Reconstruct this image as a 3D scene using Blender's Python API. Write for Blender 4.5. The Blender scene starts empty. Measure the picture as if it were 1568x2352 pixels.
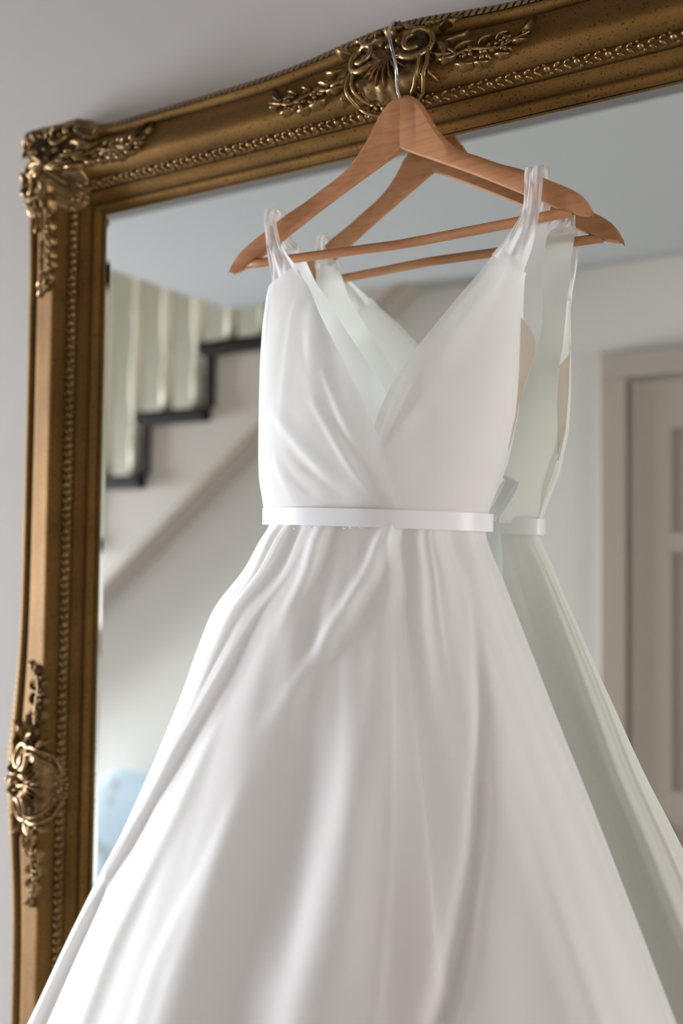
import bpy, bmesh, math, random
from mathutils import Vector, Matrix, noise

random.seed(7)
SC = bpy.context.scene
COL = SC.collection
H0 = 1.63            # camera height above the floor
# ------------------------------------------------------------------ camera
PSI, PITCH, ROLL, FPX = .56, .041, .012, 2340.0
FW = Vector((-math.sin(PSI)*math.cos(PITCH), math.cos(PSI)*math.cos(PITCH), math.sin(PITCH)))
RT = Vector((math.cos(PSI), math.sin(PSI), 0))
UP = RT.cross(FW)
RT, UP = RT*math.cos(ROLL)+UP*math.sin(ROLL), UP*math.cos(ROLL)-RT*math.sin(ROLL)
CAM = Vector((0, -1.0, H0))
cd = bpy.data.cameras.new('camera')
cd.sensor_fit = 'VERTICAL'; cd.sensor_height = 36.0; cd.lens = FPX/2352*36
cd.dof.use_dof = True; cd.dof.focus_distance = 1.06; cd.dof.aperture_fstop = 2.2
cd.clip_start = .02
cam = bpy.data.objects.new('camera', cd); COL.objects.link(cam)
m = Matrix((RT, UP, -FW)).transposed().to_4x4(); m.translation = CAM
cam.matrix_world = m
SC.camera = cam
# ------------------------------------------------------------------ world, light, exposure
SC.view_settings.view_transform = 'Standard'; SC.view_settings.look = 'None'
SC.view_settings.gamma = 1.0; SC.view_settings.use_curve_mapping = False
SC.view_settings.exposure = 0.30
w = bpy.data.worlds.new('sky'); SC.world = w; w.use_nodes = True
w.node_tree.nodes['Background'].inputs[0].default_value = (.75, .85, 1, 1)
w.node_tree.nodes['Background'].inputs[1].default_value = 1.0


def area(name, loc, direction, sx, sy, power, color):
    l = bpy.data.lights.new(name, 'AREA'); l.shape = 'RECTANGLE'; l.size = sx; l.size_y = sy
    l.energy = power; l.color = color
    o = bpy.data.objects.new(name, l); COL.objects.link(o); o.location = loc
    o.rotation_euler = Vector(direction).to_track_quat('-Z', 'Y').to_euler()
    return o


# daylight outside the hall window, then the added fill lamps
l_ = area('window_daylight', (-4.86, -.97, 1.25), (1, .06, -.22), .72, 1.4, 170, (.85, .915, 1.0))
l_.data.spread = math.radians(115)
area('stairwell_fill', (-5.08, -1.82, 3.7), (1, 0, -.25), .7, 1.1, 55, (1.0, .95, .86))  # added lamp that brightens the stairwell wall
area('right_end_fill', (1.74, -.45, 1.5), (-1, .05, 0), .62, 1.3, 22, (1.0, .95, .88))  # added warm fill for the right side and back of the dress
area('dress_front_fill', (1.0, -2.5, 1.6), (-.6, 1, 0), 1.2, 1.6, 8, (.98, .97, 1.0))  # added frontal fill for the dress
SC.cycles.transparent_max_bounces = 16
SC.cycles.diffuse_bounces = 8


# ------------------------------------------------------------------ materials
def mat(name, base, rough=.6, metal=0.0, **kw):
    mt = bpy.data.materials.new(name); mt.use_nodes = True
    b = mt.node_tree.nodes['Principled BSDF']
    b.inputs['Base Color'].default_value = (*base, 1); b.inputs['Roughness'].default_value = rough
    b.inputs['Metallic'].default_value = metal
    for k, v in kw.items(): b.inputs[k].default_value = v
    return mt


def nodes(mt): return mt.node_tree.nodes, mt.node_tree.links, mt.node_tree.nodes['Principled BSDF']


def add_noise(mt, c1, c2, scale, stretch=(1, 1, 1), detail=4, lo=.35, hi=.65, bump=0, bscale=None, coord='Object'):
    n, l, b = nodes(mt)
    tc = n.new('ShaderNodeTexCoord'); mp = n.new('ShaderNodeMapping'); mp.inputs['Scale'].default_value = stretch
    nz = n.new('ShaderNodeTexNoise'); nz.inputs['Scale'].default_value = scale; nz.inputs['Detail'].default_value = detail
    cr = n.new('ShaderNodeValToRGB'); cr.color_ramp.elements[0].position = lo; cr.color_ramp.elements[1].position = hi
    cr.color_ramp.elements[0].color = (*c1, 1); cr.color_ramp.elements[1].color = (*c2, 1)
    l.new(tc.outputs[coord], mp.inputs['Vector']); l.new(mp.outputs[0], nz.inputs['Vector'])
    l.new(nz.outputs['Fac'], cr.inputs[0]); l.new(cr.outputs[0], b.inputs['Base Color'])
    if bump:
        nb = n.new('ShaderNodeTexNoise'); nb.inputs['Scale'].default_value = bscale or scale*3
        l.new(mp.outputs[0], nb.inputs['Vector'])
        bp = n.new('ShaderNodeBump'); bp.inputs['Strength'].default_value = bump; bp.inputs['Distance'].default_value = .002
        l.new(nb.outputs['Fac'], bp.inputs['Height']); l.new(bp.outputs[0], b.inputs['Normal'])
    return cr


def fabric(name, base, transl=.35, alpha=1.0, rough=.6, sheen=.25, wscale=900, spec=.3):
    """thin cloth: diffuse + translucent, optionally see-through (sheer), with a fine weave bump"""
    mt = bpy.data.materials.new(name); mt.use_nodes = True
    n, l, b = nodes(mt)
    b.inputs['Base Color'].default_value = (*base, 1); b.inputs['Roughness'].default_value = rough
    b.inputs['Sheen Weight'].default_value = sheen; b.inputs['Specular IOR Level'].default_value = spec
    out = n['Material Output']
    tc = n.new('ShaderNodeTexCoord'); nz = n.new('ShaderNodeTexNoise'); nz.inputs['Scale'].default_value = wscale
    bp = n.new('ShaderNodeBump'); bp.inputs['Strength'].default_value = .12; bp.inputs['Distance'].default_value = .0004
    l.new(tc.outputs['Object'], nz.inputs['Vector']); l.new(nz.outputs['Fac'], bp.inputs['Height']); l.new(bp.outputs[0], b.inputs['Normal'])
    tr = n.new('ShaderNodeBsdfTranslucent'); tr.inputs[0].default_value = (*base, 1)
    mx = n.new('ShaderNodeMixShader'); mx.inputs[0].default_value = transl
    l.new(b.outputs[0], mx.inputs[1]); l.new(tr.outputs[0], mx.inputs[2])
    last = mx
    if alpha < 1:
        tp = n.new('ShaderNodeBsdfTransparent'); tp.inputs[0].default_value = (.97, .97, .97, 1)
        m2 = n.new('ShaderNodeMixShader')
        lw = n.new('ShaderNodeLayerWeight'); lw.inputs[0].default_value = .35   # cloth gets denser at grazing angles
        mr = n.new('ShaderNodeMapRange'); mr.inputs[3].default_value = alpha; mr.inputs[4].default_value = min(1, alpha+.45)
        l.new(lw.outputs['Facing'], mr.inputs[0]); l.new(mr.outputs[0], m2.inputs[0])
        l.new(tp.outputs[0], m2.inputs[1]); l.new(mx.outputs[0], m2.inputs[2]); last = m2
    l.new(last.outputs[0], out.inputs[0])
    return mt


M = {}
M['wall'] = mat('greige_wall_paint', (.5, .47, .44), .8); add_noise(M['wall'], (.49, .46, .435), (.505, .475, .45), 4, bump=.05, bscale=180)
M['olive'] = mat('pale_stone_wall_paint', (.64, .61, .56), .8); add_noise(M['olive'], (.68, .655, .62), (.695, .67, .635), 4, bump=.05, bscale=180)
M['stairwall'] = mat('olive_stairwell_paint', (.47, .45, .37), .8); add_noise(M['stairwall'], (.465, .445, .365), (.48, .46, .38), 4)
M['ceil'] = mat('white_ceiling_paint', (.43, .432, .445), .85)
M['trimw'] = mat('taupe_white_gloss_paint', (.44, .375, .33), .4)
M['stringer'] = mat('beige_stair_paint', (.49, .435, .39), .55)
M['moulding'] = mat('brown_painted_moulding', (.36, .28, .23), .5)
M['dark'] = mat('dark_stained_oak', (.018, .013, .010), .55); add_noise(M['dark'], (.012, .008, .007), (.022, .015, .012), 9, (1, 12, 12)); nodes(M['dark'])[2].inputs['Specular IOR Level'].default_value = .15
M['baluster'] = mat('cream_painted_wood', (.70, .63, .50), .45)
M['floor'] = mat('oak_floor_boards', (.32, .22, .14), .4); add_noise(M['floor'], (.15, .12, .095), (.22, .18, .145), 6, (1, 14, 1), bump=.05)
M['brass'] = mat('aged_brass', (.42, .22, .08), .3, 1.0)
M['wood'] = mat('varnished_beech_wood', (.46, .235, .12), .42)
add_noise(M['wood'], (.42, .17, .068), (.54, .25, .115), 22, (1, 9, 9), 6, .3, .7, bump=.04, bscale=160)
M['chrome'] = mat('polished_steel', (.62, .63, .66), .14, 1.0)
M['chair'] = mat('pale_blue_upholstery', (.45, .54, .62), .85)
add_noise(M['chair'], (.25, .26, .24), (.42, .51, .60), 11, (1, 1, .7), 2, .36, .46)
M['glassm'] = mat('mirror_silvering', (.93, .955, .905), 0.0, 1.0)
M['backing'] = mat('dark_backing_board', (.03, .022, .016), .8)
M['winframe'] = mat('white_window_paint', (.78, .78, .77), .4)


def gold(name, c1, c2, rough, bumps):
    mt = mat(name, c1, rough, .72)
    n, l, b = nodes(mt); b.inputs['Metallic'].default_value = .82; b.inputs['Specular IOR Level'].default_value = .3
    tc = n.new('ShaderNodeTexCoord')
    nz = n.new('ShaderNodeTexNoise'); nz.inputs['Scale'].default_value = 14; nz.inputs['Detail'].default_value = 6
    sp = n.new('ShaderNodeTexNoise'); sp.inputs['Scale'].default_value = 420; sp.inputs['Detail'].default_value = 2
    l.new(tc.outputs['Object'], nz.inputs['Vector']); l.new(tc.outputs['Object'], sp.inputs['Vector'])
    cr = n.new('ShaderNodeValToRGB'); e = cr.color_ramp.elements
    e[0].position = .3; e[1].position = .7; e[0].color = (*c1, 1); e[1].color = (*c2, 1)
    l.new(nz.outputs['Fac'], cr.inputs[0])
    r2 = n.new('ShaderNodeValToRGB'); e = r2.color_ramp.elements      # dark antique specks
    e[0].position = .30; e[1].position = .40; e[0].color = (.22, .2, .18, 1); e[1].color = (1, 1, 1, 1)
    l.new(sp.outputs['Fac'], r2.inputs[0])
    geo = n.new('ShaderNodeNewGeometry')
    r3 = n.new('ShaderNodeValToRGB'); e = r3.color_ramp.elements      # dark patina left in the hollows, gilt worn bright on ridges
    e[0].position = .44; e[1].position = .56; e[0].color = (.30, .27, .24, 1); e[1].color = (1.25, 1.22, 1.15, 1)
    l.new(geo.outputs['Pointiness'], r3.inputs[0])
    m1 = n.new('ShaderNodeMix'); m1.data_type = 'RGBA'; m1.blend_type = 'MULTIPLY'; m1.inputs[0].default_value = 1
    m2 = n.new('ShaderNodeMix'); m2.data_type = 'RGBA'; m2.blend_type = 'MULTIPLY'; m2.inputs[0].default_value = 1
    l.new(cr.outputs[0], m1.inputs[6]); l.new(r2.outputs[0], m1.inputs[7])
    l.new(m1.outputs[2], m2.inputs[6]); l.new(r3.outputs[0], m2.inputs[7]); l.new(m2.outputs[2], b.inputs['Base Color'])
    bp = n.new('ShaderNodeBump'); bp.inputs['Strength'].default_value = bumps; bp.inputs['Distance'].default_value = .001
    l.new(sp.outputs['Fac'], bp.inputs['Height']); l.new(bp.outputs[0], b.inputs['Normal'])
    return mt


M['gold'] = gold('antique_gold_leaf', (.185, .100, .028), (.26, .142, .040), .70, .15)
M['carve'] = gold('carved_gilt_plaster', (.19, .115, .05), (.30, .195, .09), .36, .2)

M['satin'] = fabric('ivory_satin', (.93, .925, .90), .52, 1, .40, .1, spec=.5)
M['organza'] = fabric('white_organza', (.95, .925, .915), .40, .66, .65, .3)
M['sheer'] = fabric('sheer_white_organza', (.95, .925, .915), .4, .45, .6, .3)
M['strapm'] = fabric('gathered_white_organza', (.93, .91, .905), .4, .74, .6, .3)
M['ribbon'] = fabric('white_satin_ribbon', (.86, .85, .86), .1, 1, .33, .05, spec=.6)
M['mesh'] = fabric('nude_power_mesh', (.56, .46, .35), .35, .62, .7, .1, 1600)
M['thread'] = mat('white_thread', (.8, .79, .78), .7)


# ------------------------------------------------------------------ builders
class MB:
    def __init__(s): s.v = []; s.f = []
    def grid(s, fn, nu, nv, closed=False):
        b = len(s.v)
        for j in range(nv+1):
            for i in range(nu if closed else nu+1):
                s.v.append(Vector(fn(i/nu, j/nv)))
        r = nu if closed else nu+1
        for j in range(nv):
            for i in range(nu):
                i2 = (i+1) % r
                s.f.append((b+j*r+i, b+j*r+i2, b+(j+1)*r+i2, b+(j+1)*r+i))
        return s
    def box(s, a, b):
        x0, y0, z0 = a; x1, y1, z1 = b; k = len(s.v)
        s.v += [Vector(p) for p in ((x0,y0,z0),(x1,y0,z0),(x1,y1,z0),(x0,y1,z0),(x0,y0,z1),(x1,y0,z1),(x1,y1,z1),(x0,y1,z1))]
        s.f += [tuple(k+i for i in q) for q in ((3,2,1,0),(4,5,6,7),(0,1,5,4),(1,2,6,5),(2,3,7,6),(3,0,4,7))]
        return s
    def prism(s, poly, fn, d0, d1):
        """poly: 2D outline, fn(p, d) -> 3D"""
        k = len(s.v); n = len(poly)
        s.v += [Vector(fn(p, d0)) for p in poly]+[Vector(fn(p, d1)) for p in poly]
        s.f.append(tuple(range(k+n-1, k-1, -1))); s.f.append(tuple(range(k+n, k+2*n)))
        for i in range(n): j = (i+1) % n; s.f.append((k+i, k+j, k+n+j, k+n+i))
        return s
    def tube(s, pts, rad, n=8, cap=True):
        pts = [Vector(p) for p in pts]; k = len(s.v); m_ = len(pts)
        if not hasattr(rad, '__len__'): rad = [rad]*m_
        ref = None
        for i, p in enumerate(pts):
            t = (pts[min(i+1, m_-1)]-pts[max(i-1, 0)]).normalized()
            if ref is None: ref = t.orthogonal().normalized()
            ref = (ref-t*ref.dot(t)).normalized(); b = t.cross(ref)
            for q in range(n):
                a = 2*math.pi*q/n; s.v.append(p+(ref*math.cos(a)+b*math.sin(a))*rad[i])
        for i in range(m_-1):
            for q in range(n):
                q2 = (q+1) % n; s.f.append((k+i*n+q, k+i*n+q2, k+(i+1)*n+q2, k+(i+1)*n+q))
        if cap:
            s.f.append(tuple(k+q for q in range(n-1, -1, -1))); s.f.append(tuple(k+(m_-1)*n+q for q in range(n)))
        return s
    def lathe(s, c, prof, n=12, ax='z'):
        k = len(s.v)
        for (h, r) in prof:
            for q in range(n):
                a = 2*math.pi*q/n; x, y = r*math.cos(a), r*math.sin(a)
                s.v.append(Vector(c)+(Vector((x, y, h)) if ax == 'z' else Vector((x, h, y))))
        for i in range(len(prof)-1):
            for q in range(n):
                q2 = (q+1) % n; s.f.append((k+i*n+q, k+i*n+q2, k+(i+1)*n+q2, k+(i+1)*n+q))
        s.f.append(tuple(k+q for q in range(n-1, -1, -1))); s.f.append(tuple(k+(len(prof)-1)*n+q for q in range(n)))
        return s
    def build(s, name, mt, parent=None, smooth=True, bevel=0, solid=0, sub=0, fix=True, seg=2):
        me = bpy.data.meshes.new(name); me.from_pydata([tuple(p) for p in s.v], [], s.f)
        if fix:
            bm = bmesh.new(); bm.from_mesh(me); bmesh.ops.recalc_face_normals(bm, faces=bm.faces); bm.to_mesh(me); bm.free()
        me.materials.append(mt)
        o = bpy.data.objects.new(name, me); COL.objects.link(o)
        if smooth: me.shade_smooth()
        if bevel:
            md = o.modifiers.new('edge', 'BEVEL'); md.width = bevel; md.segments = seg; md.limit_method = 'ANGLE'; md.angle_limit = .6
        if bevel and smooth:
            md2 = o.modifiers.new('wn', 'WEIGHTED_NORMAL'); md2.keep_sharp = True
        if solid:
            md = o.modifiers.new('thick', 'SOLIDIFY'); md.thickness = solid; md.offset = 0
        if sub:
            md = o.modifiers.new('soft', 'SUBSURF'); md.levels = sub; md.render_levels = sub
        if parent: o.parent = parent; o.matrix_parent_inverse = Matrix.Translation(parent.location).inverted()
        return o


def thing(name, label, cat, loc, group=None):
    o = bpy.data.objects.new(name, None); COL.objects.link(o); o.location = loc; o.empty_display_size = .05
    o['label'] = label; o['category'] = cat
    if group: o['group'] = group
    return o


def struct(o): o['kind'] = 'structure'; return o
def stuff(o): o['kind'] = 'stuff'; return o


def sroot(name, loc=(0, 0, 0)):
    o = bpy.data.objects.new(name, None); COL.objects.link(o); o.location = loc; o['kind'] = 'structure'; return o


def lerp(a, b, t): return a+(b-a)*t
def interp(x, xs, ys):
    if x <= xs[0]: return ys[0]
    for i in range(len(xs)-1):
        if x <= xs[i+1]: return lerp(ys[i], ys[i+1], (x-xs[i])/(xs[i+1]-xs[i]))
    return ys[-1]
def cinterp(x, xs, ys):
    """monotone-ish cubic through points (Catmull-Rom on uneven knots)"""
    n = len(xs)
    if x <= xs[0]: return ys[0]
    if x >= xs[-1]: return ys[-1]
    i = max(k for k in range(n-1) if x >= xs[k])
    h = xs[i+1]-xs[i]; t = (x-xs[i])/h
    def sl(k):
        if k == 0: return (ys[1]-ys[0])/(xs[1]-xs[0])
        if k == n-1: return (ys[-1]-ys[-2])/(xs[-1]-xs[-2])
        return (ys[k+1]-ys[k-1])/(xs[k+1]-xs[k-1])
    a, b = sl(i)*h, sl(i+1)*h
    return (2*t**3-3*t*t+1)*ys[i]+(t**3-2*t*t+t)*a+(-2*t**3+3*t*t)*ys[i+1]+(t**3-t*t)*b
def sstep(a, b, x):
    t = max(0, min(1, (x-a)/(b-a))); return t*t*(3-2*t)
def at(u, v, g):
    """point of the plane standing g in front of the mirror glass, measured off the photograph"""
    d = FW+RT*((u-784)/FPX)-UP*((v-1176)/FPX)
    return CAM+d*((1-g)/d.y)


# ------------------------------------------------------------------ the hall
ZC = H0+.717; ZU = 4.9; YB = -1.45; YS = -1.35; XE = -1.868; XL = -4.7; XR = 1.6; YF = -2.25; YM = .035


def quadbox(name, a, b, mt, **k): return struct(MB().box(a, b).build(name, mt, smooth=False, **k))


quadbox('floor', (-5, YF-.1, -.1), (XR+.1, YM+.1, 0), M['floor'])
quadbox('wall_back', (-5, YM, 0), (XR+.1, YM+.1, ZU), M['wall'])
# stair geometry: rising to +x
RISE, RUN, XA, ZA = .195, .252, -2.452, H0+.236      # tread A starts at XA, its top at ZA
def soff(x): return H0-.105+(x+2.339)*RISE/RUN       # lower edge of the stringer
xsc = -2.339+(ZC-H0+.105)*RUN/RISE
# wall with the door, set back under the stairs
xs0 = -2.339-(H0-.105)*RUN/RISE
m_ = MB(); m_.prism([(xs0, 0), (.42, 0), (.42, ZC), (xsc+.02, ZC), (xsc, ZC)], lambda p, d: (p[0], d, p[1]), YB-.08, YB)
struct(m_.build('wall_door', M['olive'], smooth=False))
quadbox('wall_door', (.42, YB-.08, 2.1), (XR+.1, YB, ZC), M['olive'])
quadbox('wall_fill_room', (.34, -2.9, 0), (.42, YB-.08, ZC+.2), M['olive'])  # unseen side room added to let in the frontal fill light
quadbox('wall_fill_room', (.34, -2.9, ZC+.2), (XR+.1, YB-.08, ZC+.28), M['ceil'])
quadbox('wall_fill_room', (XR+.02, -2.9, 0), (XR+.1, YB, ZC+.2), M['olive'])
quadbox('floor', (.34, -2.9, -.1), (XR+.1, YF-.1, 0), M['floor'])
quadbox('wall_right', (XR, YB, 0), (XR+.1, -.8, ZU), M['wall'])
quadbox('wall_right', (XR, -.1, 0), (XR+.1, YM, ZU), M['wall'])
quadbox('wall_right', (XR, -.8, 0), (XR+.1, -.1, .85), M['wall'])
quadbox('wall_right', (XR, -.8, 2.15), (XR+.1, -.1, ZU), M['wall'])
# left wall with hall window and added, unseen landing window
W1 = (-1.33, -.61, .5, 2.0); W2 = (-2.2, -1.45, 3.1, 4.3)
for a, b in (((XL-.1, YS, 0), (XL, W1[0], ZU)), ((XL-.1, W1[1], 0), (XL, YM, ZU)), ((XL-.1, W1[0], 0), (XL, W1[1], W1[2])),
             ((XL-.1, W1[0], W1[3]), (XL, W1[1], ZU))):
    quadbox('wall_left', a, b, M['wall'])
quadbox('wall_stair', (-5, YS-.06, 0), (XL, YS, ZU), M['olive'])
for a, b in (((-5, YF-.1, 0), (-4.9, YS, W2[2])), ((-5, YF-.1, W2[3]), (-4.9, YS, ZU)), ((-5, YF-.1, W2[2]), (-4.9, W2[0], W2[3])), ((-5, W2[1], W2[2]), (-4.9, YS, W2[3]))):
    quadbox('wall_stair', a, b, M['olive'])
quadbox('wall_stair', (-5, YF-.1, 0), (-.9, YF, ZU), M['stairwall'])
m_ = MB(); m_.prism([(XE, YS), (xsc, YS), (xsc, YB-.08), (XR+.1, YB-.08), (XR+.1, -.5), (XE, -.5)], lambda p, d: (p[0], p[1], d), ZC, ZC+.25)
struct(m_.build('ceiling', M['ceil'], smooth=False))
quadbox('ceiling', (-5, YF-.1, ZU), (XR+.1, YM+.1, ZU+.1), M['ceil'])
quadbox('wall_landing', (XE+.08, YS, ZC+.25), (XE+.14, -.5, ZC+.25+.01), M['wall'])
quadbox('wall_landing', (xsc, YB-.08, ZC+.25), (XR, YB, ZU), M['wall'])
quadbox('wall_landing', (-.95, YF, ZC), (-.9, YB, ZU), M['olive'])
for nm, (y0, y1, z0, z1), x in (('window_1', W1, XL), ('window_fill_landing', W2, -4.9), ('window_fill_end', (-.8, -.1, .85, 2.15), XR+.1)):  # landing and end windows are unseen, added for their fill lamps
    r = sroot(nm, (x-.05, (y0+y1)/2, z0))
    f = MB(); t = .05
    f.box((x-.1, y0, z0), (x-.02, y0+t, z1)).box((x-.1, y1-t, z0), (x-.02, y1, z1)).box((x-.1, y0, z0), (x-.02, y1, z0+t)).box((x-.1, y0, z1-t), (x-.02, y1, z1))
    ym, zm = (y0+y1)/2, (z0+z1)/2
    f.box((x-.08, ym-.018, z0), (x-.04, ym+.018, z1)).box((x-.08, y0, zm-.018), (x-.04, y1, zm+.018))
    f.build('window_frame', M['winframe'], r, smooth=False)
    pm = bpy.data.materials.get('window_glass')
    if not pm:
        pm = bpy.data.materials.new('window_glass'); pm.use_nodes = True
        n, l, b = nodes(pm); tp = n.new('ShaderNodeBsdfTransparent'); gl = n.new('ShaderNodeBsdfGlossy'); gl.inputs['Roughness'].default_value = .02
        mx = n.new('ShaderNodeMixShader'); mx.inputs[0].default_value = .06
        l.new(tp.outputs[0], mx.inputs[1]); l.new(gl.outputs[0], mx.inputs[2]); l.new(mx.outputs[0], n['Material Output'].inputs[0])
    for (a, b) in ((y0+t, ym-.018), (ym+.018, y1-t)):
        for (c, d) in ((z0+t, zm-.018), (zm+.018, z1-t)):
            MB().box((x-.062, a, c), (x-.058, b, d)).build('pane', pm, r, smooth=False)
# baseboards
quadbox('baseboard_back', (XL, YM-.018, 0), (XR, YM, .12), M['trimw'], bevel=.004)
quadbox('baseboard_door', (-1.3, YB, 0), (-.79, YB+.018, .12), M['trimw'], bevel=.004)
quadbox('baseboard_door', (.14, YB, 0), (.42, YB+.018, .12), M['trimw'], bevel=.004)

# door in the wall behind the camera, seen in the mirror
dr = sroot('door_1', (-.33, YB, 0))
dx0, dx1 = -.706, .056; dt = H0+.421; yd = YB
MB().box((dx0-.075, yd, 0), (dx0-.012, yd+.028, dt+.012)).build('casing', M['trimw'], dr, smooth=False, bevel=.004)
MB().box((dx1+.012, yd, 0), (dx1+.075, yd+.028, dt+.012)).build('casing', M['trimw'], dr, smooth=False, bevel=.004)
MB().box((dx0-.075, yd, dt+.012), (dx1+.075, yd+.028, dt+.075)).build('casing', M['trimw'], dr, smooth=False, bevel=.004)
lf = MB()
pz = [(H0-1.4, H0-.78), (H0-.54, H0+.013), (H0+.06, H0+.305)]
px = [(-.615, -.36), (-.29, -.035)]
xs_ = [dx0, px[0][0], px[0][1], px[1][0], px[1][1], dx1]; zs_ = [.012, pz[0][0], pz[0][1], pz[1][0], pz[1][1], pz[2][0], pz[2][1], dt]
for i in range(0, 5, 2): lf.box((xs_[i], yd, .012), (xs_[i+1], yd+.016, dt))
for j in range(0, 7, 2): lf.box((dx0, yd, zs_[j]), (dx1, yd+.0159, zs_[j+1]))
lf.build('door_leaf', M['trimw'], dr, smooth=False)
for (a, b) in px:
    for (c, d) in pz:
        mp = MB(); k = .035
        mp.grid(lambda u, v: (0, 0, 0), 1, 1); mp.v = []; mp.f = []
        for (ex, yy) in ((0, .001), (.006, .001), (k, .012)):
            mp.v += [Vector(p) for p in ((a+ex, yd+yy, c+ex), (b-ex, yd+yy, c+ex), (b-ex, yd+yy, d-ex), (a+ex, yd+yy, d-ex))]
        for q in range(2):
            for i in range(4): mp.f.append((q*4+i, q*4+(i+1) % 4, q*4+4+(i+1) % 4, q*4+4+i))
        mp.f.append((8, 9, 10, 11)); mp.build('panel', M['trimw'], dr, smooth=False)
kb = MB().lathe((-.642, yd+.016, H0-.642), [(0, .026), (.006, .026), (.008, .011), (.03, .010), (.036, .02), (.045, .027), (.057, .028), (.066, .022), (.07, .008)], 16, 'y')
o = kb.build('knob', M['brass'], dr); o['label'] = 'round brass door knob'

# ------------------------------------------------------------------ staircase
st = thing('staircase', 'beige staircase with dark treads and cream balusters reflected in the mirror', 'staircase', (-2.3, YS, 0))
steps = [(XA+RUN*i, ZA+RISE*i) for i in range(-9, 6)]
poly = []
for (x, z) in steps:
    poly += [(x, z-RISE), (x, z)]
poly.append((steps[-1][0]+RUN, steps[-1][1])); 
xe = steps[-1][0]+RUN
low = [(xe, soff(xe)), (max(xs0, steps[0][0]), max(0.0, soff(steps[0][0])))]
poly2 = [(x, max(z, 0)) for x, z in poly]+low
ps = MB()
ps_poly = [(x, z-.02) for x, z in poly2[:-2]]+low
ps.prism(ps_poly, lambda p, d: (p[0], d, p[1]), YS-.03, YS)
ps.build('stringer', M['stringer'], st, smooth=False)
sf = MB()
xa = steps[0][0]
sf.prism([(xs0, .0), (xe, soff(xe)), (xe, soff(xe)+.03), (xs0-.03, .0)], lambda p, d: (p[0], d, p[1]), YF, YS-.03)
sf.build('soffit', M['stringer'], st, smooth=False)
md_ = MB(); ml = [(xs0+.02, soff(xs0+.02)), (xsc+.0, soff(xsc))]
md_.prism([ml[0], ml[1], (ml[1][0]-.012, ml[1][1]+.018), (ml[0][0]-.012, ml[0][1]+.018)], lambda p, d: (p[0], d, p[1]), YS-.001, YS+.012)
md_.build('moulding', M['moulding'], st, smooth=False)
for (x, z) in steps:
    MB().box((x-.022, YF, z-.042), (x+RUN+.01, YS+.03, z)).build('tread', M['dark'], st, smooth=False, bevel=.008)
    MB().box((x, YF, z-RISE), (x+.028, YS+.016, z-.042)).build('riser', M['dark'], st, smooth=False)
bal0 = None
bp = [(0, .019), (.12, .019), (.125, .013), (.14, .019), (.155, .012), (.19, .013), (.26, .021), (.33, .021), (.42, .014), (.5, .012), (.52, .018), (.54, .012), (.66, .012), (.68, .018), (.70, .013), (.715, .019), (.86, .019)]
for (x, z) in steps[2:-1]:
    for dx in (.065, .19):
        if bal0 is None:
            bal0 = MB().lathe((0, 0, 0), bp, 10).build('baluster', M['baluster'], st); b_ = bal0
        else:
            b_ = bal0.copy(); COL.objects.link(b_)
        b_.matrix_parent_inverse = Matrix(); b_.location = Vector((x+dx, YS-.025, z-.002))-st.location
hr = MB(); x0_, z0_ = steps[2]; x1_, z1_ = steps[-2]
hr.tube([(x0_, YS-.025, z0_+.80), (x1_+RUN, YS-.025, z1_+.80+RISE)], .032, 10)
hr.build('handrail', M['dark'], st)

# ------------------------------------------------------------------ armchair under the stairs
ac = thing('armchair', 'pale blue upholstered armchair standing under the stairs, reflected in the mirror', 'armchair', (-2.1, -1.05, 0))
ax0, ax1, ay0, ay1 = -2.42, -1.72, -1.36, -.72
MB().box((ax0+.1, ay0+.1, .26), (ax1-.1, ay1, .44)).build('seat', M['chair'], ac, bevel=.05, seg=4)
def backf(u, v):
    a = u*2*math.pi; c = math.cos(a); s_ = math.sin(a)
    hx = math.copysign(abs(c)**.35, c); hy = math.copysign(abs(s_)**.5, s_)
    z = lerp(.3, .96, v); sc = math.sqrt(max(0, 1-max(0, (v-.8)/.2)**2*.97))
    return ((ax0+ax1)/2+hx*.30*(1 if v < .8 else .55+.45*sc), ay0+.08-.05*v+hy*.075*(sc if v > .8 else 1), z)
bk = MB(); bk.grid(backf, 28, 16, True); bk.f.append(tuple(28*16+i for i in range(28))); bk.build('backrest', M['chair'], ac)
for x in (ax0, ax1-.12):
    MB().box((x, ay0+.05, .2), (x+.12, ay1+.02, .62)).build('armrest', M['chair'], ac, bevel=.05, seg=4)
for x in (ax0+.06, ax1-.06):
    for y in (ay0+.1, ay1-.06):
        MB().lathe((x, y, 0), [(0, .014), (.2, .022)], 10).build('leg', M['dark'], ac)

# ------------------------------------------------------------------ gilt mirror
MX, MZ = -.56, H0-.317            # centre of the glass
HW, HH = .4615, .783              # half size of the glass opening
mr = thing('wall_mirror', 'large wall mirror in an ornate antique gold frame behind the wedding dress', 'mirror', (MX, 0, MZ-HH-.14))
PROF = [(0, .0005), (.0, .006), (.0025, .009), (.005, .0105), (.0085, .0095), (.010, .0085), (.014, .0115), (.023, .020), (.0245, .017), (.0258, .017), (.027, .021), (.031, .0235),
        (.036, .0255), (.0372, .024), (.0385, .0285), (.043, .034), (.047, .0385), (.051, .0405), (.056, .0395), (.064, .036), (.073, .031), (.083, .0265), (.0915, .0235), (.0935, .020), (.0955, .0205),
        (.0975, .0245), (.101, .026), (.1045, .0245), (.107, .020), (.109, .015), (.122, .004), (.124, -.02), (.124, -.033)]
DOMES = []           # raised plates under the ornaments: (x, z, half width, half height, rise, square)
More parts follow.
